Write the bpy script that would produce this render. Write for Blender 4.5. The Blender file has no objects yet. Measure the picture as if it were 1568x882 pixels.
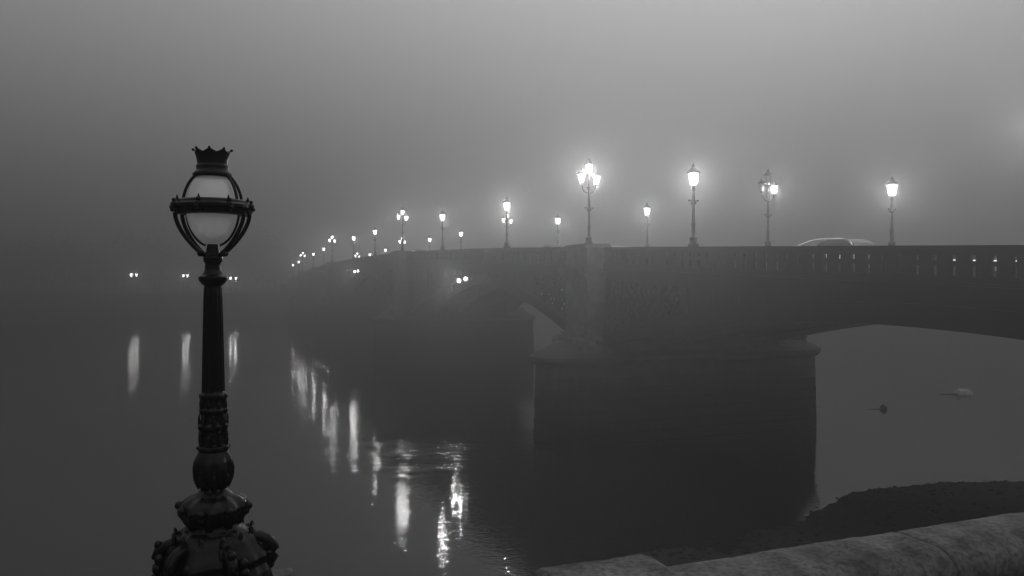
import bpy, math, random
from mathutils import Vector, Matrix, noise
random.seed(7)
scene=bpy.context.scene
ZC=8.5
P0=(4.32,41.8); D=(-.3609,.9326); N=(.9326,.3609)
def BP(s,w,z): return (P0[0]+D[0]*s+N[0]*w, P0[1]+D[1]*s+N[1]*w, z+ZC)
def UV(u,v,z): return (N[0]*u+D[0]*v, N[1]*u+D[1]*v, z+ZC)
ANG=math.atan2(N[1],N[0])

# ---------------- materials ----------------
def newmat(name):
    m=bpy.data.materials.new(name); m.use_nodes=True
    nt=m.node_tree; b=nt.nodes['Principled BSDF']
    return m,nt,b
def mat(name,col,rough=.6,metal=0,var=.3,nscale=3,bump=.2,bscale=20,bdist=.02,spec=.5,speck=0,tide=False):
    m,nt,b=newmat(name)
    tc=nt.nodes.new('ShaderNodeTexCoord')
    n=nt.nodes.new('ShaderNodeTexNoise'); n.inputs['Scale'].default_value=nscale; n.inputs['Detail'].default_value=6
    nt.links.new(tc.outputs['Object'],n.inputs['Vector'])
    r=nt.nodes.new('ShaderNodeMapRange'); r.inputs['From Min'].default_value=.3; r.inputs['From Max'].default_value=.7
    r.inputs['To Min'].default_value=col*(1-var); r.inputs['To Max'].default_value=col*(1+var)
    nt.links.new(n.outputs['Fac'],r.inputs['Value'])
    src=r.outputs['Result']
    if speck:
        v=nt.nodes.new('ShaderNodeTexNoise'); v.inputs['Scale'].default_value=speck; v.inputs['Detail'].default_value=3
        nt.links.new(tc.outputs['Object'],v.inputs['Vector'])
        r2=nt.nodes.new('ShaderNodeMapRange'); r2.inputs['From Min'].default_value=.3; r2.inputs['From Max'].default_value=.6; r2.inputs['To Min'].default_value=.5; r2.inputs['To Max'].default_value=1.15
        nt.links.new(v.outputs['Fac'],r2.inputs['Value'])
        q=nt.nodes.new('ShaderNodeMath'); q.operation='MULTIPLY'; nt.links.new(src,q.inputs[0]); nt.links.new(r2.outputs[0],q.inputs[1]); src=q.outputs[0]
    if tide:  # wet, weed-darkened stone below the tide line
        sx=nt.nodes.new('ShaderNodeSeparateXYZ'); nt.links.new(tc.outputs['Object'],sx.inputs[0])
        ad=nt.nodes.new('ShaderNodeMath'); ad.operation='ADD'; nt.links.new(sx.outputs['Z'],ad.inputs[0]); nt.links.new(n.outputs['Fac'],ad.inputs[1])
        r3=nt.nodes.new('ShaderNodeMapRange'); r3.inputs['From Min'].default_value=3.0; r3.inputs['From Max'].default_value=4.2; r3.inputs['To Min'].default_value=.3; r3.inputs['To Max'].default_value=1
        nt.links.new(ad.outputs[0],r3.inputs['Value'])
        q=nt.nodes.new('ShaderNodeMath'); q.operation='MULTIPLY'; nt.links.new(src,q.inputs[0]); nt.links.new(r3.outputs[0],q.inputs[1]); src=q.outputs[0]
    nt.links.new(src,b.inputs['Base Color'])
    b.inputs['Roughness'].default_value=rough; b.inputs['Metallic'].default_value=metal
    b.inputs['Specular IOR Level'].default_value=spec
    n2=nt.nodes.new('ShaderNodeTexNoise'); n2.inputs['Scale'].default_value=bscale; n2.inputs['Detail'].default_value=8
    nt.links.new(tc.outputs['Object'],n2.inputs['Vector'])
    bp=nt.nodes.new('ShaderNodeBump'); bp.inputs['Strength'].default_value=bump; bp.inputs['Distance'].default_value=bdist
    nt.links.new(n2.outputs['Fac'],bp.inputs['Height']); nt.links.new(bp.outputs['Normal'],b.inputs['Normal'])
    return m
M_iron=mat('black_iron',.004,.28,.0,.4,8,.3,45,.006,.16)
M_bridge=mat('bridge_paint',.012,.65,0,.35,.8,.3,6,.02,.1)
M_stone=mat('pier_granite',.045,.85,0,.45,1.6,.6,7,.04,.1,tide=True)
M_stone2=mat('column_granite',.09,.85,0,.4,2.2,.6,7,.04,.12)
M_road=mat('asphalt',.03,.7,0,.2,2,.3,60)
M_coping=mat('coping_granite',.10,.85,0,.5,5,.8,40,.008,.15,speck=30)
M_mud=mat('mud_gravel',.02,.8,0,.6,5,1,14,.06,.15)
M_tree=mat('foliage_dark',.05,.9,0,.4,1)
M_carp=mat('car_paint',.04,.25,.2,.05,2,.0)
M_white=mat('white_buoy',.4,.6)
M_dark=mat('rubber',.02,.8)
def emis(name,s,tr=0.0):
    m=bpy.data.materials.new(name); m.use_nodes=True; nt=m.node_tree; nt.nodes.clear()
    o=nt.nodes.new('ShaderNodeOutputMaterial'); e=nt.nodes.new('ShaderNodeEmission'); e.inputs['Strength'].default_value=s
    if tr>0:
        t=nt.nodes.new('ShaderNodeBsdfTransparent'); mx=nt.nodes.new('ShaderNodeMixShader'); mx.inputs[0].default_value=tr
        nt.links.new(e.outputs[0],mx.inputs[1]); nt.links.new(t.outputs[0],mx.inputs[2]); nt.links.new(mx.outputs[0],o.inputs[0])
    else: nt.links.new(e.outputs[0],o.inputs[0])
    m.cycles.emission_sampling='NONE'
    return m
M_glow=emis('lantern_glass_lit',9.0,.7)
M_glow2=emis('lantern_glass_lit_bank',22.0,.7)
M_navl=emis('nav_light_lens',9)
M_trail=emis('headlight_trail',1.3)
M_trail2=emis('headlight_trail_faint',.6)
m=bpy.data.materials.new('lantern_glass_unlit'); m.use_nodes=True; nt=m.node_tree; nt.nodes.clear()
o=nt.nodes.new('ShaderNodeOutputMaterial'); t=nt.nodes.new('ShaderNodeBsdfTransparent'); g=nt.nodes.new('ShaderNodeBsdfGlossy'); g.inputs['Roughness'].default_value=.2
mx=nt.nodes.new('ShaderNodeMixShader'); mx.inputs[0].default_value=.15
nt.links.new(t.outputs[0],mx.inputs[1]); nt.links.new(g.outputs[0],mx.inputs[2]); nt.links.new(mx.outputs[0],o.inputs[0]); M_glass0=m
m=bpy.data.materials.new('opal_globe_glass'); m.use_nodes=True; nt=m.node_tree; nt.nodes.clear()
o=nt.nodes.new('ShaderNodeOutputMaterial'); t=nt.nodes.new('ShaderNodeBsdfTransparent'); t.inputs[0].default_value=(.95,.95,.95,1)
tl=nt.nodes.new('ShaderNodeBsdfTranslucent'); tl.inputs[0].default_value=(.95,.95,.95,1)
df=nt.nodes.new('ShaderNodeBsdfDiffuse'); df.inputs[0].default_value=(.85,.85,.85,1)
mt_=nt.nodes.new('ShaderNodeMixShader'); mt_.inputs[0].default_value=.45
nt.links.new(tl.outputs[0],mt_.inputs[1]); nt.links.new(df.outputs[0],mt_.inputs[2])
gl=nt.nodes.new('ShaderNodeBsdfGlossy'); gl.inputs['Roughness'].default_value=.08
fr=nt.nodes.new('ShaderNodeFresnel'); fr.inputs[0].default_value=1.4
ge=nt.nodes.new('ShaderNodeEmission'); ge.inputs['Strength'].default_value=.022  # globe is unlit; faint added emission stands in for backlight from the fog
mx=nt.nodes.new('ShaderNodeMixShader'); mx.inputs[0].default_value=.6
mx2=nt.nodes.new('ShaderNodeMixShader'); ad=nt.nodes.new('ShaderNodeAddShader')
nt.links.new(t.outputs[0],mx.inputs[1]); nt.links.new(mt_.outputs[0],mx.inputs[2])
nt.links.new(fr.outputs[0],mx2.inputs[0]); nt.links.new(mx.outputs[0],mx2.inputs[1]); nt.links.new(gl.outputs[0],mx2.inputs[2])
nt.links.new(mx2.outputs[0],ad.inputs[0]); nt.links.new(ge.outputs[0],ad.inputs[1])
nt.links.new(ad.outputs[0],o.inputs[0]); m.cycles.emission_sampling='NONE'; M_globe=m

# ---------------- mesh builder ----------------
class MB:
    def __init__(s): s.v=[]; s.f=[]; s.sm=[]
    def add(s,vs,fs,smooth=False):
        o=len(s.v); s.v+= [tuple(p) for p in vs]; s.f+=[tuple(i+o for i in f) for f in fs]; s.sm+=[smooth]*len(fs)
    def hexa(s,p):
        s.add(p,[(3,2,1,0),(4,5,6,7),(0,1,5,4),(1,2,6,5),(2,3,7,6),(3,0,4,7)])
    def box(s,x0,x1,y0,y1,z0,z1,T=lambda a,b,c:(a,b,c)):
        s.hexa([T(x0,y0,z0),T(x1,y0,z0),T(x1,y1,z0),T(x0,y1,z0),T(x0,y0,z1),T(x1,y0,z1),T(x1,y1,z1),T(x0,y1,z1)])
    def prism(s,poly,z0,z1,T,poly2=None):
        n=len(poly); q=poly2 or poly
        vs=[T(a,b,z0) for a,b in poly]+[T(a,b,z1) for a,b in q]
        s.add(vs,[tuple(range(n-1,-1,-1)),tuple(range(n,2*n))]+[(i,(i+1)%n,n+(i+1)%n,n+i) for i in range(n)])
    def lathe(s,prof,seg=24,c=(0,0,0),mod=None,smooth=True,cap=True):
        vs=[];fs=[]
        for (z,r) in prof:
            for k in range(seg):
                a=2*math.pi*k/seg; rr=r*(mod(a,z) if mod else 1)
                vs.append((c[0]+rr*math.cos(a),c[1]+rr*math.sin(a),c[2]+z))
        for i in range(len(prof)-1):
            for k in range(seg):
                k2=(k+1)%seg; fs.append((i*seg+k,i*seg+k2,(i+1)*seg+k2,(i+1)*seg+k))
        if cap:
            fs.append(tuple(range(seg-1,-1,-1))); fs.append(tuple((len(prof)-1)*seg+k for k in range(seg)))
        s.add(vs,fs,smooth)
    def tube(s,pts,r,seg=8,smooth=True):
        pts=[Vector(p) for p in pts]; vs=[];fs=[]
        for i,p in enumerate(pts):
            t=(pts[min(i+1,len(pts)-1)]-pts[max(i-1,0)]).normalized()
            a=t.cross(Vector((0,0,1)))
            if a.length<.05: a=t.cross(Vector((0,1,0)))
            a.normalize(); b=t.cross(a)
            rr=r[i] if isinstance(r,list) else r
            for k in range(seg):
                q=2*math.pi*k/seg; vs.append(p+a*math.cos(q)*rr+b*math.sin(q)*rr)
        for i in range(len(pts)-1):
            for k in range(seg):
                k2=(k+1)%seg; fs.append((i*seg+k,i*seg+k2,(i+1)*seg+k2,(i+1)*seg+k))
        fs.append(tuple(range(seg-1,-1,-1))); fs.append(tuple((len(pts)-1)*seg+k for k in range(seg)))
        s.add(vs,fs,smooth)
    def ball(s,c,r,sx=1,sy=1,sz=1,seg=10):
        prof=[]
        for i in range(7):
            a=-math.pi/2+math.pi*i/6; prof.append((math.sin(a)*r*sz,max(.02*r,math.cos(a)*r)))
        s.lathe(prof,seg,c)
    def strip(s,ss,zlo,zhi,w0,w1):
        vs=[];fs=[]
        for q in ss:
            a=zlo(q); b=max(zhi(q),a+.001)
            vs+=[BP(q,w0,a),BP(q,w1,a),BP(q,w1,b),BP(q,w0,b)]
        for i in range(len(ss)-1):
            for k in range(4):
                k2=(k+1)%4; fs.append((i*4+k,i*4+k2,(i+1)*4+k2,(i+1)*4+k))
        n=(len(ss)-1)*4
        fs+=[(3,2,1,0),(n,n+1,n+2,n+3)]
        s.add(vs,fs)
    def obj(s,name,mt,parent=None,loc=(0,0,0)):
        me=bpy.data.meshes.new(name); me.from_pydata(s.v,[],s.f); me.materials.append(mt)
        me.polygons.foreach_set('use_smooth',s.sm)
        import bmesh
        bm=bmesh.new(); bm.from_mesh(me); bmesh.ops.recalc_face_normals(bm,faces=bm.faces); bm.to_mesh(me); bm.free()
        me.update()
        ob=bpy.data.objects.new(name,me); scene.collection.objects.link(ob); ob.location=loc
        if parent: ob.parent=parent
        return ob
def empty(name,loc=(0,0,0)):
    e=bpy.data.objects.new(name,None); scene.collection.objects.link(e); e.location=loc; return e
def lin(a,b,n): return [a+(b-a)*i/n for i in range(n+1)]

# ---------------- bridge ----------------
def zt(s):
    if s<0: return 1.8+.038*s
    if s>136: return 1.8-.038*(s-136)
    return 3.15-.000292*(s-68)**2
spans=[(-36,0,-19,-1.33,.0068),(0,43,21.5,-.08,.00847),(43,93,68,1.0,.00775),(93,136,114.5,-.08,.00847),(136,172,155,-1.33,.0068)]
W=11.2
bridge=empty('arch_bridge')
st=MB(); st2=MB(); ir=MB(); par=MB(); rd=MB(); lat=MB()
def ss(a,b,d=1.0): return lin(a,b,max(2,int((b-a)/d)))
full=ss(-36,172,2)
for (a,b,c,zc,k) in spans:
    a1=a+1.3 if a>-36 else a; b1=b-1.3 if b<172 else b
    intr=lambda q:max(-3.9,zc-k*(q-c)**2)
    S=ss(a1,b1,.8)
    for side,w0,w1 in ((0,0,.35),(1,W-.35,W)):
        ir.strip(S,intr,lambda q:intr(q)+.6,w0-.08 if side==0 else w0,w1 if side==0 else w1+.08)
        ir.strip(S,lambda q:intr(q)+.6,lambda q:intr(q)+.68,w0-.14 if side==0 else w0,w1 if side==0 else w1+.14)
        ir.strip(S,lambda q:zt(q)-1.75,lambda q:zt(q)-1.22,w0+.02,w1-.02)
        L=7.0
        pa=a1+(L if a>-36 else 0); pb=b1-(L if b<172 else 0)
        ir.strip(ss(pa,pb,.8),lambda q:intr(q)+.68,lambda q:max(intr(q)+.69,zt(q)-1.75),w0+.08,w1-.08)
        q=pa
        while q<pb:
            if zt(q)-1.75>intr(q)+.8: ir.strip([q,q+.12],lambda q:intr(q)+.68,lambda q:zt(q)-1.75,w0+.02,w1-.02)
            q+=1.7
        for (qa,qb) in ([(a1,pa)] if a>-36 else [])+([(pb,b1)] if b<172 else []):
            lo=lambda q:intr(q)+.64; hi=lambda q:zt(q)-1.72
            wm=(w0+w1)/2
            step=.42
            for sg in (1,-1):
                cc=-12
                while cc<12:
                    run=None; q=qa
                    while q<=qb+.01:
                        z=sg*(q-qa)+cc; ins=lo(q)<z<hi(q)
                        if ins and run is None: run=q
                        if (not ins or q+.1>qb) and run is not None:
                            if q-run>.15:
                                z0=sg*(run-qa)+cc; z1=sg*(q-qa)+cc; t=.07
                                lat.hexa([BP(run,wm-.05,z0-t),BP(q,wm-.05,z1-t),BP(q,wm+.05,z1-t),BP(run,wm+.05,z0-t),
                                          BP(run,wm-.05,z0+t),BP(q,wm-.05,z1+t),BP(q,wm+.05,z1+t),BP(run,wm+.05,z0+t)])
                            run=None
                        q+=.1
                    cc+=step*1.3
            q=qa+1.75
            while q<qb:
                lat.strip([q,q+.16],lo,hi,w0+.04,w1-.04); q+=1.75
    for wr in (2.8,5.6,8.4):
        ir.strip(S,intr,lambda q:intr(q)+.5,wr-.15,wr+.15)
        q=a1+2
        while q<b1:
            if zt(q)-1.5>intr(q)+.5: ir.strip([q,q+.2],lambda q:intr(q)+.4,lambda q:zt(q)-1.45,wr-.1,wr+.1)
            q+=3.5
rd.strip(full,lambda q:zt(q)-1.5,lambda q:zt(q)-1.12,.3,W-.3)
for w0,w1 in ((-.22,.36),(W-.36,W+.22)):
    ir.strip(full,lambda q:zt(q)-1.22,lambda q:zt(q)-1.10,w0,w1)
    ir.strip(full,lambda q:zt(q)-1.10,lambda q:zt(q)-1.02,w0+.1,w1-.1)
for wc in (.05,W-.05):
    par.strip(full,lambda q:zt(q)-1.02,lambda q:zt(q)-.84,wc-.12,wc+.12)
    par.strip(full,lambda q:zt(q)-.10,lambda q:zt(q),wc-.17,wc+.17)
    par.strip(full,lambda q:zt(q)-.19,lambda q:zt(q)-.10,wc-.09,wc+.09)
    q=-36
    i=0
    while q<172:
        i+=1
        wd=.44
        par.strip([q,q+wd],lambda q:zt(q)-.84,lambda q:zt(q)-.19,wc-.05,wc+.05)
        par.strip([q+wd,q+.6],lambda q:zt(q)-.56,lambda q:zt(q)-.42,wc-.04,wc+.04)
        par.strip([q+wd,q+.6],lambda q:zt(q)-.27,lambda q:zt(q)-.19,wc-.045,wc+.045)
        if i%7==0: par.strip([q-.02,q+wd+.02],lambda q:zt(q)-.84,lambda q:zt(q)-.19,wc-.1,wc+.1)
        q+=.6
ir.obj('ironwork',M_bridge,bridge); par.obj('parapet',M_bridge,bridge); lat.obj('spandrel_tracery',M_bridge,bridge); rd.obj('roadway',M_road,bridge)
def stad(r,w0,w1,n=12):
    p=[]
    for i in range(n+1):
        a=math.pi+math.pi*i/n; rr=r
        p.append((r*math.cos(a),w0+rr*1.15*math.sin(a)))
    for i in range(n+1):
        a=math.pi*i/n; p.append((r*math.cos(a),w1+r*1.15*math.sin(a)))
    return p
for sp in (0,43,93,136):
    T=lambda a,b,c,sp=sp:BP(sp+a,b,c)
    z=-10.6; h=.56
    i=0
    while z<-4.35:
        z1=min(z+h,-4.3)
        r=1.93-.012*i+random.uniform(-.02,.02)
        st.prism(stad(r,-1.15,12.35),z,z1-.04,T)
        st.prism(stad(r-.06,-1.15,12.35),z1-.04,z1,T)
        z=z1; i+=1
    st.prism(stad(1.90,-1.2,12.4),-4.3,-4.12,T,stad(2.04,-1.2,12.4))
    st.prism(stad(2.06,-1.2,12.4),-4.12,-3.92,T)
    st.prism(stad(2.0,-1.15,12.35),-3.92,-3.7,T,stad(1.8,-1.1,12.3))
    st.prism(stad(1.7,-1.0,12.2),-3.7,-3.2,T,stad(1.4,-.5,11.7))
    st.box(-1.35,1.35,.1,W-.1,-3.75,zt(sp)-1.5,T)
    for sd in (0,1):
        f=(lambda w:-w) if sd==0 else (lambda w:W+w)
        def B(x,w,z0,z1): 
            wa,wb=sorted((f(-.3),f(w))); st2.box(-x,x,wa,wb,z0,z1,T)
        zz=zt(sp)
        B(1.75,1.55,-3.7,-3.35); B(1.6,1.35,-3.35,-3.0);B(1.45,1.2,-3.0,-2.75)
        B(1.3,1.0,-2.75,zz-1.75); B(1.42,1.12,zz-1.75,zz-1.6);B(1.55,1.25,zz-1.6,zz-1.35); B(1.65,1.35,zz-1.35,zz-1.1)
        B(1.3,1.0,zz-1.1,zz-.12); B(1.5,1.2,zz-.12,zz+.03); B(1.35,1.05,zz+.03,zz+.12)
        wa=f(1.0); wb=f(1.06)
        w_0,w_1=sorted((wa,wb))
        for x in (-1.15,.95): st2.box(x,x+.2,w_0,w_1,-2.6,zz-1.9,T)
        st2.box(-.95,.95,w_0,w_1,-2.6,-2.4,T); st2.box(-.95,.95,w_0,w_1,zz-2.1,zz-1.9,T)
        wa,wb=sorted((f(.15),f(.85)))
        for xs in (-1.36,1.3):
            st2.box(xs,xs+.06,wa,wb,-2.5,-1.9,T); st2.box(xs,xs+.06,wa,wb,-1.6,-.9,T); st2.box(xs,xs+.06,wa,wb,zz-.95,zz-.25,T)
        for x in (-1.5,0,1.5):
            p=BP(sp+x,f(1.45),-3.15); st2.ball(p,.28)
        for x in (-1.6,1.6):
            p=BP(sp+x,f(.5),-3.05); st2.ball(p,.22); p=BP(sp+x,f(1.0),-3.2); st2.ball(p,.26)
for (a,b) in ((-46,-35.5),(171.5,182)):
    T=lambda x,y,z:BP(x,y,z)
    st.box(a,b,-1.2,W+1.2,-10,zt(a if a>0 else b)-1.3,T)
st.obj('stone_piers',M_stone,bridge)
st2.obj('pier_columns',M_stone2,bridge)

# ---------------- street lamps on bridge ----------------
def lantern(fr,gl,c,k=1.0,lit=True):
    x,y,z=c
    fr.lathe([(0,.05),(.04,.12*k),(.08,.14*k)],6,(x,y,z),smooth=False)
    b,t=(.12*k,.08),(.24*k,.58*k)
    for i in range(6):
        a=math.pi/3*i+.2
        fr.tube([(x+b[0]*math.cos(a),y+b[0]*math.sin(a),z+.08),(x+t[0]*math.cos(a),y+t[0]*math.sin(a),z+t[1])],.014,4,False)
    fr.lathe([(.56*k,.24*k),(.58*k,.28*k),(.62*k,.28*k),(.70*k,.20*k),(.80*k,.10*k),(.84*k,.07*k),(.88*k,.08*k),(.93*k,.03*k),(1.0*k,.015)],12,(x,y,z))
    gl.lathe([(.09,.105*k),(.56*k,.225*k)],6,(x,y,z),smooth=False,cap=False)
def plight(name,loc,P,r,parent=None):
    l=bpy.data.lights.new(name,'POINT'); l.energy=P; l.shadow_soft_size=r
    o=bpy.data.objects.new(name,l); scene.collection.objects.link(o); o.location=loc
    if parent: o.parent=parent
    return o
POW=1000
def post(fr,h,triple):
    fr.lathe([(0,.24),(.12,.24),(.14,.17),(.3,.15),(.34,.19),(.38,.15),(.42,.09),(.9,.075),(.95,.1),(1.0,.07),(1.75,.055),(1.8,.1),(1.86,.15),(1.92,.08),(h-.15,.045),(h-.1,.08),(h,.06)],10,(0,0,0))
    fr.tube([(-.22,0,1.95),(.22,0,1.95)],.02,5)
    fr.ball((-.22,0,1.95),.04); fr.ball((.22,0,1.95),.04)
def bridge_lamp(s,w,triple=False,lit=(1,1,1),power=1.0):
    x,y,z=BP(s,w,zt(s)+(.12 if triple else 0))
    e=empty('street_lamp',(x,y,z)); e.rotation_euler[2]=ANG
    fr=MB(); gl=MB(); gl0=MB()
    if not triple:
        post(fr,2.5,False); lantern(fr,gl,(0,0,2.5),1.05)
        plight('lamp_light',(0,0,2.82),POW*power,.13,e)
    else:
        post(fr,3.05,True)
        fr.tube([(0,0,3.0),(0,0,3.75)],.04,6)
        fr.lathe([(0,.05),(.05,.12),(.1,.05)],10,(0,0,3.0))
        cs=[(0,0,3.72),(-.40,.05,3.22),(.40,-.05,3.12)]
        for sx in (-1,1):
            pts=[(0,0,2.75)]
            for i in range(8):
                a=-math.pi/2+math.pi/2*i/7
                pts.append((sx*(.12+.28*math.cos(a)*.99),0,3.0+.25*math.sin(a)+.12*(i/7)))
            fr.tube(pts,.028,6)
        for i,c in enumerate(cs):
            lantern(fr,gl if lit[i] else gl0,c,.92)
            if lit[i]: plight('lamp_light',(c[0],c[1],c[2]+.3),POW*.55*power,.12,e)
    fr.obj('post_frame',M_iron,e)
    if gl.v: gl.obj('lit_glass',M_glow if s<50 else M_glow2,e)
    if gl0.v: gl0.obj('unlit_glass',M_glass0,e)
    return e
Ssing=[-24.2,-9.2,13.1,29.0,58.9,74.2,105,120,147,160]
for s in Ssing:
    bridge_lamp(s,.05,power=(.45 if s<-20 else 1.0) if s<25 else (.7 if s<50 else .32)); bridge_lamp(s,W-.05,power=.8 if s<50 else .3)
for s in (0,43,93,136):
    bridge_lamp(s,-.25,True,power=1 if s<20 else (.45 if s<50 else .25)); bridge_lamp(s,W+.25,True,lit=(0,0,1) if s==0 else (1,1,1),power=1.2 if s==0 else (.4 if s<50 else .25))
def bank_lamp(px,Y,ztop,P=420):
    X=(px-784)/1200*Y
    x,y,z=X,Y,ztop-2.82+ZC
    e=empty('street_lamp',(x,y,z)); fr=MB(); gl=MB(); post(fr,2.5,False); fr.lathe([(-2,.12),(0,.12)],8)
    lantern(fr,gl,(0,0,2.45),1.5); plight('lamp_light',(0,0,2.9),P,.2,e)
    fr.obj('post_frame',M_iron,e); gl.obj('lit_glass',M_glow2,e)
for a in ((201,194,1.3),(209,198,1.3),(281,200,1.15),(287,203,1.15),(353,204,.5),(361,206,.5)): 
    bank_lamp(*a)

for (s,z) in ((20.3,.15),(22.0,.0),(67,1.3),(69.5,1.25)):
    p=BP(s,-.45,z); e=empty('navigation_light',p); e.rotation_euler[2]=ANG
    b=MB(); b.box(-.1,.35,-.12,.12,-.14,.14); b.lathe([(-.16,.12),(.0,.15),(.16,.1),(.2,.03)],10,(-.02,0,0)); b.obj('housing',M_dark,e)
    g=MB(); g.ball((-.2,-.1,0),.16); g.obj('lens',M_navl,e)
    l=bpy.data.lights.new('nav_lamp','SPOT'); l.energy=140; l.spot_size=math.radians(150); l.spot_blend=.6; l.shadow_soft_size=.06
    o=bpy.data.objects.new('nav_lamp',l); scene.collection.objects.link(o); o.parent=e; o.location=(-.75,-.45,0)
    o.rotation_euler=Vector((-1,-.35,-.15)).to_track_quat('-Z','Y').to_euler()

# ---------------- cars & light trails ----------------
def car(s,w,rev=False):
    x,y,z=BP(s,w,zt(s)-1.12); e=empty('car',(x,y,z)); e.rotation_euler[2]=math.atan2(D[1],D[0])+(math.pi if rev else 0)
    b=MB(); g=MB(); wh=MB(); h=MB()
    prof=[(-2.1,.35),(-2.15,.8),(-1.95,1.0),(-1.5,1.05),(-.95,1.5),(-.5,1.6),(.45,1.58),(.9,1.42),(1.35,1.0),(2.0,.85),(2.15,.6),(2.15,.35)]
    secs=[(-.86,.92),(-.8,1),(.8,1),(.86,.92)]
    vs=[];n=len(prof)
    for (yy,k) in secs:
        for (px,pz) in prof:
            inset=(.22*(pz-1.0)/.55 if pz>1.0 else 0); vs.append((px*(1 if abs(yy)<.85 else .98),yy*(1-inset*.9),pz*(k if pz>.5 else 1)))
    fs=[]
    for i in range(3):
        for j in range(n):
            j2=(j+1)%n; fs.append((i*n+j,i*n+j2,(i+1)*n+j2,(i+1)*n+j))
    fs+=[tuple(range(n)),tuple(range(4*n-1,3*n-1,-1))]
    b.add(vs,fs)
    for sy in (-1,1):
        g.add([(-1.3,sy*.84,1.06),(1.15,sy*.84,1.06),(.7,sy*.76,1.42),(-.85,sy*.76,1.45)],[(0,1,2,3)])
        for wx in (-1.35,1.35):
            wh.tube([(wx,sy*.88,.33),(wx,sy*.7,.33)],.33,16)
        h.ball((2.12,sy*.6,.68),.09)
    g.add([(.92,-.62,1.42),(.92,.62,1.42),(1.38,.75,1.04),(1.38,-.75,1.04)],[(0,1,2,3)])
    b.obj('body',M_carp,e); g.obj('windows',M_dark,e); wh.obj('wheels',M_dark,e); h.obj('headlights',M_navl,e)
car(-9.0,8.6,True); car(22,7.8,True); car(50,3.2,False)
tr=MB(); tr2=MB()
def trail(mb,a,b,w,h,r):
    mb.tube([BP(q,w,zt(q)-1.12+h) for q in ss(a,b,1.5)],r,6)
trail(tr,-36,-14.5,8.6,.70,.03); trail(tr,-36,-13,7.3,.62,.03)
trail(tr2,-6,6,7.2,1.2,.02); trail(tr2,18,34,8,1.2,.03); trail(tr2,46,70,8,1.25,.03); trail(tr2,2,9,3,1.2,.02)
pts=[]
for j in range(12):
    t=j/11; q=-6.8-3.2*t; pts.append(BP(q,7.4,zt(q)-1.12+1.18+.42*math.sin(min(1,t*1.6)*math.pi/2)))
tr2.tube(pts,.016,6)
e=empty('headlight_trails'); tr.obj('bright_trail',M_trail,e); tr2.obj('faint_trail',M_trail2,e)

# ---------------- foreground lamp post ----------------
K=1/308.0
def zz(y): return (430-y)*K
LX=(326-784)/1200*3.9
lp=empty('ornate_lamp_post',(LX,3.9,ZC))
prof=[(935,100),(905,96),(900,88),(885,84),(872,80),(858,74),(850,76),(842,72),(832,64),(822,58),(815,50),(808,40),(802,36),(797,38),(790,44),(783,49),(775,50),(768,46),(762,38),(757,27),(750,19),(746,17),(742,21),(736,26),(727,29.5),(716,30),(705,28),(696,24),(690,21),(687,24),(683,24),(680,19),(672,18.5),(660,18),(656,21.5),(651,22),(647,18),(634,18),(631,20.5),(627,21),(623,17.5),(612,17),(609,20),(604,20),(601,17),
(598,17),(560,16.2),(520,15.4),(480,14.5),(442,13.4),(438,12.6),(436,15),(433,18),(429,20.5),(424,21),(421,16),(414,12),(404,11),(400,13.5),(394,14),(388,10),(380,9),(374,8)]
def mod(a,z):
    y=430-z/K
    if 440<y<600: return 1-.10*abs(math.cos(a*6))**1.5
    if 690<y<744: return 1+.07*math.cos(a*8)*math.sin((y-690)/54*math.pi)
    if 757<y<800: return 1+.06*math.cos(a*10)
    if 603<y<686: return 1+.05*math.cos(a*8+ (y//24)*1.2)
    if y>808: return 1+.09*math.cos(a*4+.8)+.03*math.cos(a*12)
    return 1
body=MB()
pf=[(zz(y),r*K) for y,r in prof]
fine=[]
for i in range(len(pf)-1):
    n=4 if abs(pf[i][0]-pf[i+1][0])<.06 else 3
    for j in range(n): fine.append((pf[i][0]+(pf[i+1][0]-pf[i][0])*j/n,pf[i][1]+(pf[i+1][1]-pf[i][1])*j/n))
fine.append(pf[-1])
body.lathe(fine,96,mod=mod)
def leaves(y,r,n,h,out,off=0,wd=5):
    for i in range(n):
        a=2*math.pi*(i+off)/n
        pts=[];rad=[]
        for j in range(6):
            t=j/5; rr=(r+out*math.sin(t*2.4)*.9)*K
            pts.append((rr*math.cos(a),rr*math.sin(a),zz(y-h*t))); rad.append(wd*K*(1-t*.75))
        body.tube(pts,rad,6)
leaves(682,17,8,26,4); leaves(655,17,8,22,4,.5,4); leaves(628,16,8,20,4,0,4); leaves(745,18,8,32,10,.5,6)
leaves(800,34,8,26,12,.25,8); leaves(842,62,12,34,-6,.1,9)
for i in range(8):
    a=2*math.pi*(i+.02)/8; r=(53 if i%2==0 else 49)*K
    body.ball((r*math.cos(a),r*math.sin(a),zz(775)),6.5*K)
    body.ball((r*.93*math.cos(a),r*.93*math.sin(a),zz(783)),6*K)
for i in range(6):
    a=2*math.pi*i/6+.15
    pts=[];rad=[]
    for j in range(22):
        t=j/21; ang=t*4.4*math.pi*.62
        rr=(25*(1-t)+5)
        cx,cy=66,852
        if i%2: cx,cy=60,858
        X=cx+rr*math.cos(-ang+2.3); Y=cy-rr*.95*math.sin(-ang+2.3)
        pts.append((X*K*math.cos(a),X*K*math.sin(a),zz(Y))); rad.append((9.5-5*t)*K)
    body.tube(pts,rad,8)
    body.ball((80*K*math.cos(a),80*K*math.sin(a),zz(832)),7*K)
    for j in range(3):
        body.ball(((76+3*j)*K*math.cos(a+.25),(76+3*j)*K*math.sin(a+.25),zz(848+14*j)),8*K)
body.obj('cast_iron_post',M_iron,lp)
fr=MB()
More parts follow.
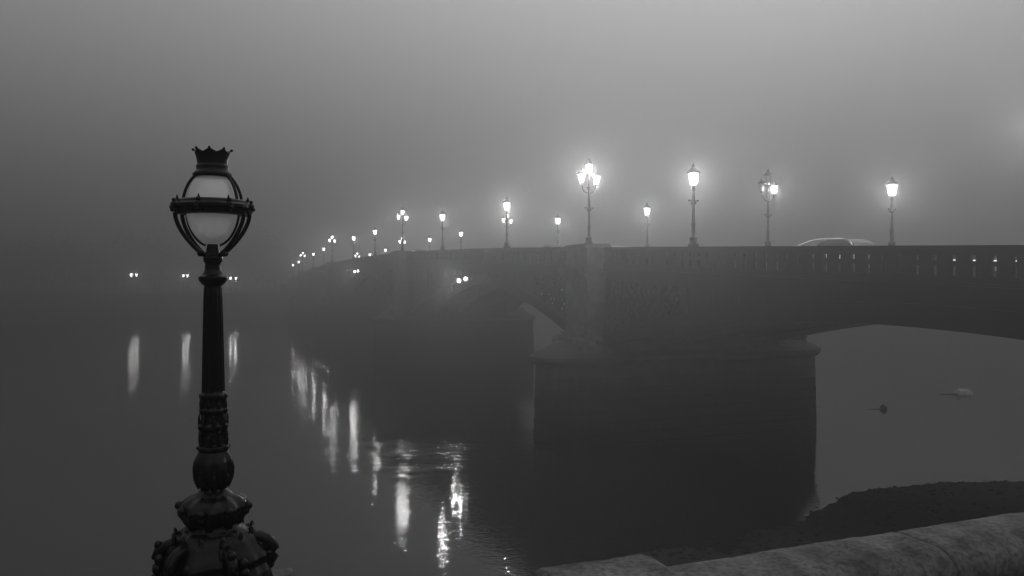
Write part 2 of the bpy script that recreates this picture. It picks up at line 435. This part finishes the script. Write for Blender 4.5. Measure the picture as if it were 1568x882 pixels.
ring=[(308,41),(307,50),(309,54),(312,55),(315,59),(319,59),(322,54),(327,52),(329,48),(330,41),(325,39.5),(308,41)]
fr.lathe([(zz(y),r*K) for y,r in ring],48,cap=False,smooth=False)
for i in range(8):
    a=2*math.pi*i/8
    for (r,y,q) in ((59,317,5),(62,321,3.4),(55,325,4),(59,310,3)):
        fr.ball((r*K*math.cos(a),r*K*math.sin(a),zz(y)),q*K)
    fr.tube([(54*K*math.cos(a),54*K*math.sin(a),zz(309)),(54*K*math.cos(a),54*K*math.sin(a),zz(302))],[2.6*K,.8*K],6)
for a in (math.radians(v) for v in (14,166,194,346)):
    pts=[]
    for j in range(16):
        t=j/15
        r=13+41*(1-t**1.7)**.9
        y=326+64*t
        pts.append((r*K*math.cos(a),r*K*math.sin(a),zz(y)))
    fr.tube(pts,[3.2*K]*16,8)
    fr.ball((18*K*math.cos(a),18*K*math.sin(a),zz(388)),5*K)
    pts=[]
    for j in range(12):
        t=j/11; y=310-44*t
        r=43*math.sqrt(max(0,1-((318-y)/60)**2))
        pts.append((r*K*math.cos(a),r*K*math.sin(a),zz(y)))
    fr.tube(pts,[2.3*K]*12,8)
for i in range(2):
    a=math.pi*i
    pts=[((40.0*math.sqrt(max(0,1-((y-318)/60)**2))+1)*K*math.cos(a),0,zz(y)) for y in range(328,379,4)]
    fr.tube(pts,[1.8*K]*len(pts),6)
fr.lathe([(zz(y),r*K) for y,r in ((272,22),(271,28),(267,29),(264,26),(261,23),(258,23.5),(255,24),(252,22),(250,20))],32)
n=8; seg=96
vs=[];fs=[]
for lay,dr in ((0,0),(1,-2.2)):
    for ri in range(5):
        for k in range(seg):
            a=2*math.pi*k/seg+.2; ph=abs(((k*n/seg)%1)-.5)*2
            top=229+6*(1-ph)**.7
            y=252+(top-252)*ri/4
            t=(252-y)/23
            r=22+6*t**1.8+dr
            vs.append((r*K*math.cos(a),r*K*math.sin(a),zz(y)))
for lay in (0,1):
    for ri in range(4):
        for k in range(seg):
            k2=(k+1)%seg; o=lay*5*seg; fs.append((o+ri*seg+k,o+ri*seg+k2,o+(ri+1)*seg+k2,o+(ri+1)*seg+k))
for k in range(seg):
    k2=(k+1)%seg; fs.append((4*seg+k,4*seg+k2,9*seg+k2,9*seg+k))
fr.add(vs,fs)
for i in range(8):
    a=2*math.pi*i/8+.2; fr.ball((28*K*math.cos(a),28*K*math.sin(a),zz(230)),2.2*K)
fr.obj('lamp_frame_and_crown',M_iron,lp)
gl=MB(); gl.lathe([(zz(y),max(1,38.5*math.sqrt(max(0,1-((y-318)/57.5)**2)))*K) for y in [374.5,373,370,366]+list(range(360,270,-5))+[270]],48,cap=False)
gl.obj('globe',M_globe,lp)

# ---------------- embankment wall & ground ----------------
WV=3.83
wall=empty('embankment_wall')
wb=MB()
def coping_seg(u0,u1,ztop,wd,mb,v0=None):
    v1=WV+.02 if v0 is None else v0
    pr=[(v1-wd,ztop-.24),(v1-wd,ztop-.10),(v1-wd+.03,ztop-.045),(v1-wd+.09,ztop-.012),(v1-wd+.17,ztop)]+[(v1-wd+.17+(wd-.29)*i/5,ztop) for i in range(1,5)]+[(v1-.12,ztop),(v1-.05,ztop-.012),(v1-.01,ztop-.045),(v1,ztop-.10),(v1,ztop-.24)]
    n=len(pr); m=max(2,int((u1-u0)/.03)); vs=[];fs=[]
    for i in range(m+1):
        u=u0+(u1-u0)*i/m
        for v,z in pr:
            d=noise.noise(Vector((u*5,v*5,z*5)))*.005+noise.noise(Vector((u*1.1,v*2,3)))*.008+noise.noise(Vector((u*16,v*16,z*9)))*.003
            e_=.012 if i in (0,m) else 0
            vs.append(UV(u,v+noise.noise(Vector((u*9,z*9,1)))*.006,z+d-e_))
    for i in range(m):
        for k in range(n):
            k2=(k+1)%n; fs.append((i*n+k,i*n+k2,(i+1)*n+k2,(i+1)*n+k))
    fs+=[tuple(range(n)),tuple(m*n+k for k in range(n-1,-1,-1))]
    mb.add(vs,fs,True)
u=2.22
while u<19:
    coping_seg(u,u+1.895,-1.6,.5,wb); u+=1.9
u=1.55-1.9
while u>-30:
    if not(-3.2<u<-0.1): coping_seg(u,u+1.895,-1.6,.5,wb)
    u-=1.9
wb.box(-30,19,WV-.40,WV-.08,-10,-1.84,UV)
wb.box(-30,19,WV-.45,WV-.02,-2.05,-1.95,UV)
wb.obj('granite_parapet',M_coping,wall)
pd=MB(); coping_seg(1.56,2.21,-1.47,.75,pd,v0=WV-.08); pd.box(1.6,2.17,WV-.78,WV-.1,-10,-1.71,UV)
pd.obj('pier_block',M_coping,wall)
u_=LX*N[0]+3.9*N[1]; v_=LX*D[0]+3.9*D[1]
pd=MB(); pd.box(u_-.42,u_+.42,v_-.42,v_+.42,-10,(430-932)*K,UV); pd.obj('lamp_plinth',M_coping,wall)
g=MB(); g.add([UV(-1500,-1500,-2.75),UV(1500,-1500,-2.75),UV(1500,WV-.3,-2.75),UV(-1500,WV-.3,-2.75)],[(0,1,2,3)]); g.obj('pavement',mat('paving',.1,.8),None)

# foreshore
def shore(u):
    pts=[(-25,2),(-5,6),(4,14.0),(7.95,18.2),(12,21.0),(16.3,21.6),(19.3,22.1),(21,23.0),(23.1,23.9),(26,24.3),(28.5,24.1),(31.8,22.9),(45,20),(80,18)]
    for i in range(len(pts)-1):
        if pts[i][0]<=u<=pts[i+1][0]:
            t=(u-pts[i][0])/(pts[i+1][0]-pts[i][0]); t=t*t*(3-2*t)*.4+t*.6; return pts[i][1]+(pts[i+1][1]-pts[i][1])*t
    return 2
def shoreh(u,v):
    d=shore(u)-v
    p=Vector((u*.35,v*.35,0))
    mound=.55*math.exp(-((u-29)/7)**2)*max(0,min(1,d/2.5))
    sl=.04+.06*max(0,min(1,(u-14)/8))
    return -8.5+ (d*sl if d>0 else d*.2)+ (.10*noise.noise(p)+.05*noise.noise(p*5)) + mound*.8
vs=[];fs=[]; nu,nv=340,120
for i in range(nu+1):
    u=-24+100*(i/nu)
    for j in range(nv+1):
        v=3.9+23*j/nv
        vs.append(UV(u,v,shoreh(u,v)+.03*noise.noise(Vector((u*5,v*5,0)))))
for i in range(nu):
    for j in range(nv):
        a=i*(nv+1)+j; fs.append((a,a+1,a+nv+2,a+nv+1))
g=MB(); g.add(vs,fs,True); g.obj('river_foreshore',M_mud)
g=MB()
for i in range(1800):
    u=random.uniform(5,40); sh=shore(u); d=random.random()**1.5*9-.2; v=sh-d
    r=random.uniform(.03,.10)
    x,y,z=UV(u,v,shoreh(u,v))
    g.lathe([(-r*.5,r*.6),(0,r*random.uniform(.9,1.3)),(r*.4,r*.6),(r*.55,r*.15)],6,(x,y,z))
g.obj('pebbles',M_mud)

# ---------------- water ----------------
m,nt,b=newmat('river_water')
b.inputs['Base Color'].default_value=(.02,.02,.02,1); b.inputs['IOR'].default_value=1.33; b.inputs['Specular IOR Level'].default_value=.40
tc=nt.nodes.new('ShaderNodeTexCoord')
def nz(scale,detail,sx=1,sy=1,rot=0):
    mp=nt.nodes.new('ShaderNodeMapping'); mp.inputs['Scale'].default_value=(sx,sy,1); mp.inputs['Rotation'].default_value=(0,0,rot)
    n=nt.nodes.new('ShaderNodeTexNoise'); n.inputs['Scale'].default_value=scale; n.inputs['Detail'].default_value=detail
    nt.links.new(tc.outputs['Object'],mp.inputs[0]); nt.links.new(mp.outputs[0],n.inputs['Vector']); return n
def math_(op,a,b_=None,c=None):
    q=nt.nodes.new('ShaderNodeMath'); q.operation=op
    for i,x in enumerate((a,b_,c)):
        if x is None: continue
        if isinstance(x,(int,float)): q.inputs[i].default_value=x
        else: nt.links.new(x,q.inputs[i])
    return q.outputs[0]
n1=nz(5.0,2,.7,1.3,-.1); n2=nz(.5,2,.5,1); n3=nz(.035,3,.6,1.6,.2); n4=nz(1.5,5,.4,1.7,-.37); n5=nz(.22,4,.6,1.3,.1)
mr=nt.nodes.new('ShaderNodeMapRange'); mr.inputs['From Min'].default_value=.45; mr.inputs['From Max'].default_value=.68; mr.inputs['To Min'].default_value=.6; mr.inputs['To Max'].default_value=1.2
nt.links.new(n3.outputs['Fac'],mr.inputs['Value'])
def dot(vec):
    q=nt.nodes.new('ShaderNodeVectorMath'); q.operation='DOT_PRODUCT'; q.inputs[1].default_value=vec; nt.links.new(tc.outputs['Object'],q.inputs[0]); return q.outputs['Value']
U=dot((N[0],N[1],0)); V=dot((D[0],D[1],0))
def smooth(x,a,b_):
    q=nt.nodes.new('ShaderNodeMapRange'); q.interpolation_type='SMOOTHSTEP'; q.inputs['From Min'].default_value=a; q.inputs['From Max'].default_value=b_
    nt.links.new(x,q.inputs['Value']); return q.outputs[0]
wob=math_('MULTIPLY_ADD',n5.outputs['Fac'],14,-7)
tot=None
for vc,hw,ulo,uhi in ((38.6,4.5,8,12.5),(80.4,7,-2,10),(130.4,8,-8,8)):
    dv=math_('ABSOLUTE',math_('ADD',math_('SUBTRACT',V,vc),wob))
    mv=math_('SUBTRACT',1.0,smooth(dv,0,hw))
    mu_=math_('MULTIPLY',smooth(U,ulo-7,ulo+1),math_('SUBTRACT',1.0,smooth(U,uhi,uhi+6)))
    q=math_('MULTIPLY',mv,mu_); tot=q if tot is None else math_('ADD',tot,q)
h1=math_('MULTIPLY',n1.outputs['Fac'],mr.outputs[0])
h4=math_('MULTIPLY',math_('MULTIPLY',n4.outputs['Fac'],tot),6.5)
hh=math_('ADD',h1,h4)
b1=nt.nodes.new('ShaderNodeBump'); b1.inputs['Strength'].default_value=1; b1.inputs['Distance'].default_value=.0085
nt.links.new(hh,b1.inputs['Height'])
b2=nt.nodes.new('ShaderNodeBump'); b2.inputs['Strength'].default_value=1; b2.inputs['Distance'].default_value=.008
nt.links.new(n2.outputs['Fac'],b2.inputs['Height']); nt.links.new(b1.outputs[0],b2.inputs['Normal']); nt.links.new(b2.outputs[0],b.inputs['Normal'])
b.inputs['Roughness'].default_value=.045
g=MB(); R=2500
g.add([UV(-R,3.5,-8.5),UV(R,3.5,-8.5),UV(R,R,-8.5),UV(-R,R,-8.5)],[(0,1,2,3)]); g.obj('river_water',m)

# buoys
for (X,Y,nm,mt) in ((24.6,51.8,'mooring_buoy',M_dark),(33.8,58.6,'mooring_raft',M_white)):
    e=empty(nm,(X,Y,0)); q=MB()
    if mt is M_dark:
        q.lathe([(-.15,.15),(-.02,.2),(.12,.22),(.22,.18),(.27,.07),(.3,.05)],14); q.tube([(-1.0,0,.0),(-.15,0,.03)],.03,6); q.lathe([(.3,.03),(.34,.06),(.37,.03)],8)
        q.obj('float',mt,e)
    else:
        q.box(-.5,.5,-.35,.35,-.1,.2); q.box(-.42,.42,-.28,.28,.2,.32); q.tube([(-.45,0,.3),(-.45,0,.42),(.45,0,.42),(.45,0,.3)],.03,6); q.obj('float',mt,e)
        q=MB(); q.tube([(-1.8,0,.01),(-.5,0,.03)],.03,6); q.obj('rope',M_dark,e)

# ---------------- far bank ----------------
fb=MB(); VF=209
fb.box(-1500,1500,VF,VF+.6,-10,-3.2,UV); fb.box(-1500,1500,VF-.1,VF+.7,-3.2,-3.0,UV)
fb.obj('far_embankment_wall',M_stone2)
g=MB(); g.add([UV(-2500,VF+.5,-3.6),UV(2500,VF+.5,-3.6),UV(2500,2500,-3.6),UV(-2500,2500,-3.6)],[(0,1,2,3)]); g.obj('ground',M_mud)
tg=MB()
def tree(u,v,h,r):
    x,y,z=UV(u,v,-3.6)
    tg.tube([(x,y,z),(x+.2,y,z+h*.3),(x+.1,y,z+h*.6)],[.4,.3,.15],6)
    for i in range(4):
        a=random.uniform(0,6.28); tg.tube([(x,y,z+h*.35),(x+r*.6*math.cos(a),y+r*.6*math.sin(a),z+h*.7)],[.18,.05],5)
    for i in range(420):
        a=random.uniform(0,6.28); e_=random.uniform(-1,1); q=random.random()**.4
        R_=r*q*math.sqrt(1-e_*e_)*(1+.25*math.sin(a*3+u))
        c=Vector((x+R_*math.cos(a),y+R_*math.sin(a),z+h*.55+e_*q*h*.45))
        s=random.uniform(.4,1.0)
        d1=Vector((random.uniform(-1,1),random.uniform(-1,1),random.uniform(-1,1))).normalized()*s
        d2=d1.cross(Vector((random.uniform(-1,1),random.uniform(-1,1),1))).normalized()*s
        tg.add([c-d1,c+d2,c+d1,c-d2],[(0,1,2,3)])
u=-190
while u<30:
    tree(u,VF+90+random.uniform(0,20),random.uniform(16,24),random.uniform(6.5,9)); u+=random.uniform(4,6.5)
tg.obj('distant_trees',M_tree)

# ---------------- fog ----------------
m=bpy.data.materials.new('fog'); m.use_nodes=True; nt=m.node_tree; nt.nodes.clear()
o=nt.nodes.new('ShaderNodeOutputMaterial')
sc=nt.nodes.new('ShaderNodeVolumeScatter'); sc.inputs['Density'].default_value=.0070; sc.inputs['Anisotropy'].default_value=.72; sc.inputs['Color'].default_value=(1,1,1,1)
ab=nt.nodes.new('ShaderNodeVolumeAbsorption'); ab.inputs['Density'].default_value=.0026; ab.inputs['Color'].default_value=(0,0,0,1)
a1=nt.nodes.new('ShaderNodeAddShader')
nt.links.new(sc.outputs[0],a1.inputs[0]); nt.links.new(ab.outputs[0],a1.inputs[1]); nt.links.new(a1.outputs[0],o.inputs['Volume'])
g=MB(); g.box(-2400,2400,-2400,2400,-12,ZC+48); g.obj('fog',m)

# ---------------- world ----------------
w=bpy.data.worlds.new('World'); scene.world=w; w.use_nodes=True; nt=w.node_tree; bg=nt.nodes['Background']
sky=nt.nodes.new('ShaderNodeTexSky'); sky.sky_type='NISHITA'; sky.sun_disc=False; sky.sun_elevation=math.radians(20); sky.sun_rotation=math.radians(20)
bw=nt.nodes.new('ShaderNodeRGBToBW'); nt.links.new(sky.outputs[0],bw.inputs[0])
tc=nt.nodes.new('ShaderNodeTexCoord'); sx=nt.nodes.new('ShaderNodeSeparateXYZ'); nt.links.new(tc.outputs['Generated'],sx.inputs[0])
el=nt.nodes.new('ShaderNodeMapRange'); el.inputs['From Min'].default_value=0; el.inputs['From Max'].default_value=.34; el.inputs['To Min'].default_value=.2; el.inputs['To Max'].default_value=.88; el.interpolation_type='LINEAR'
nt.links.new(sx.outputs['Z'],el.inputs['Value'])
ma=nt.nodes.new('ShaderNodeMath'); ma.operation='MULTIPLY_ADD'; ma.inputs[1].default_value=.008
nt.links.new(bw.outputs[0],ma.inputs[0]); nt.links.new(el.outputs[0],ma.inputs[2])
mx=nt.nodes.new('ShaderNodeMapRange'); mx.inputs['From Min'].default_value=-.6; mx.inputs['From Max'].default_value=.15; mx.inputs['To Min'].default_value=.55; mx.inputs['To Max'].default_value=1.0; mx.interpolation_type='SMOOTHSTEP'
nt.links.new(sx.outputs['X'],mx.inputs['Value'])
mm=nt.nodes.new('ShaderNodeMath'); mm.operation='MULTIPLY'; nt.links.new(ma.outputs[0],mm.inputs[0]); nt.links.new(mx.outputs[0],mm.inputs[1])
nt.links.new(mm.outputs[0],bg.inputs['Color']); bg.inputs['Strength'].default_value=1.0
l=bpy.data.lights.new('sun','SUN'); l.energy=.03; l.angle=math.radians(30); so=bpy.data.objects.new('sun',l); scene.collection.objects.link(so); so.rotation_euler=(math.radians(70),0,math.radians(160))

# ---------------- camera ----------------
cd=bpy.data.cameras.new('camera'); cam=bpy.data.objects.new('camera',cd); scene.collection.objects.link(cam)
cam.location=(0,0,ZC); cam.rotation_euler=(math.radians(90-.525),0,0); cd.lens=27.55; cd.sensor_width=36; cd.clip_end=6000; cd.clip_start=.05
scene.camera=cam
scene.view_settings.view_transform='Standard'; scene.view_settings.look='None'; scene.view_settings.exposure=0
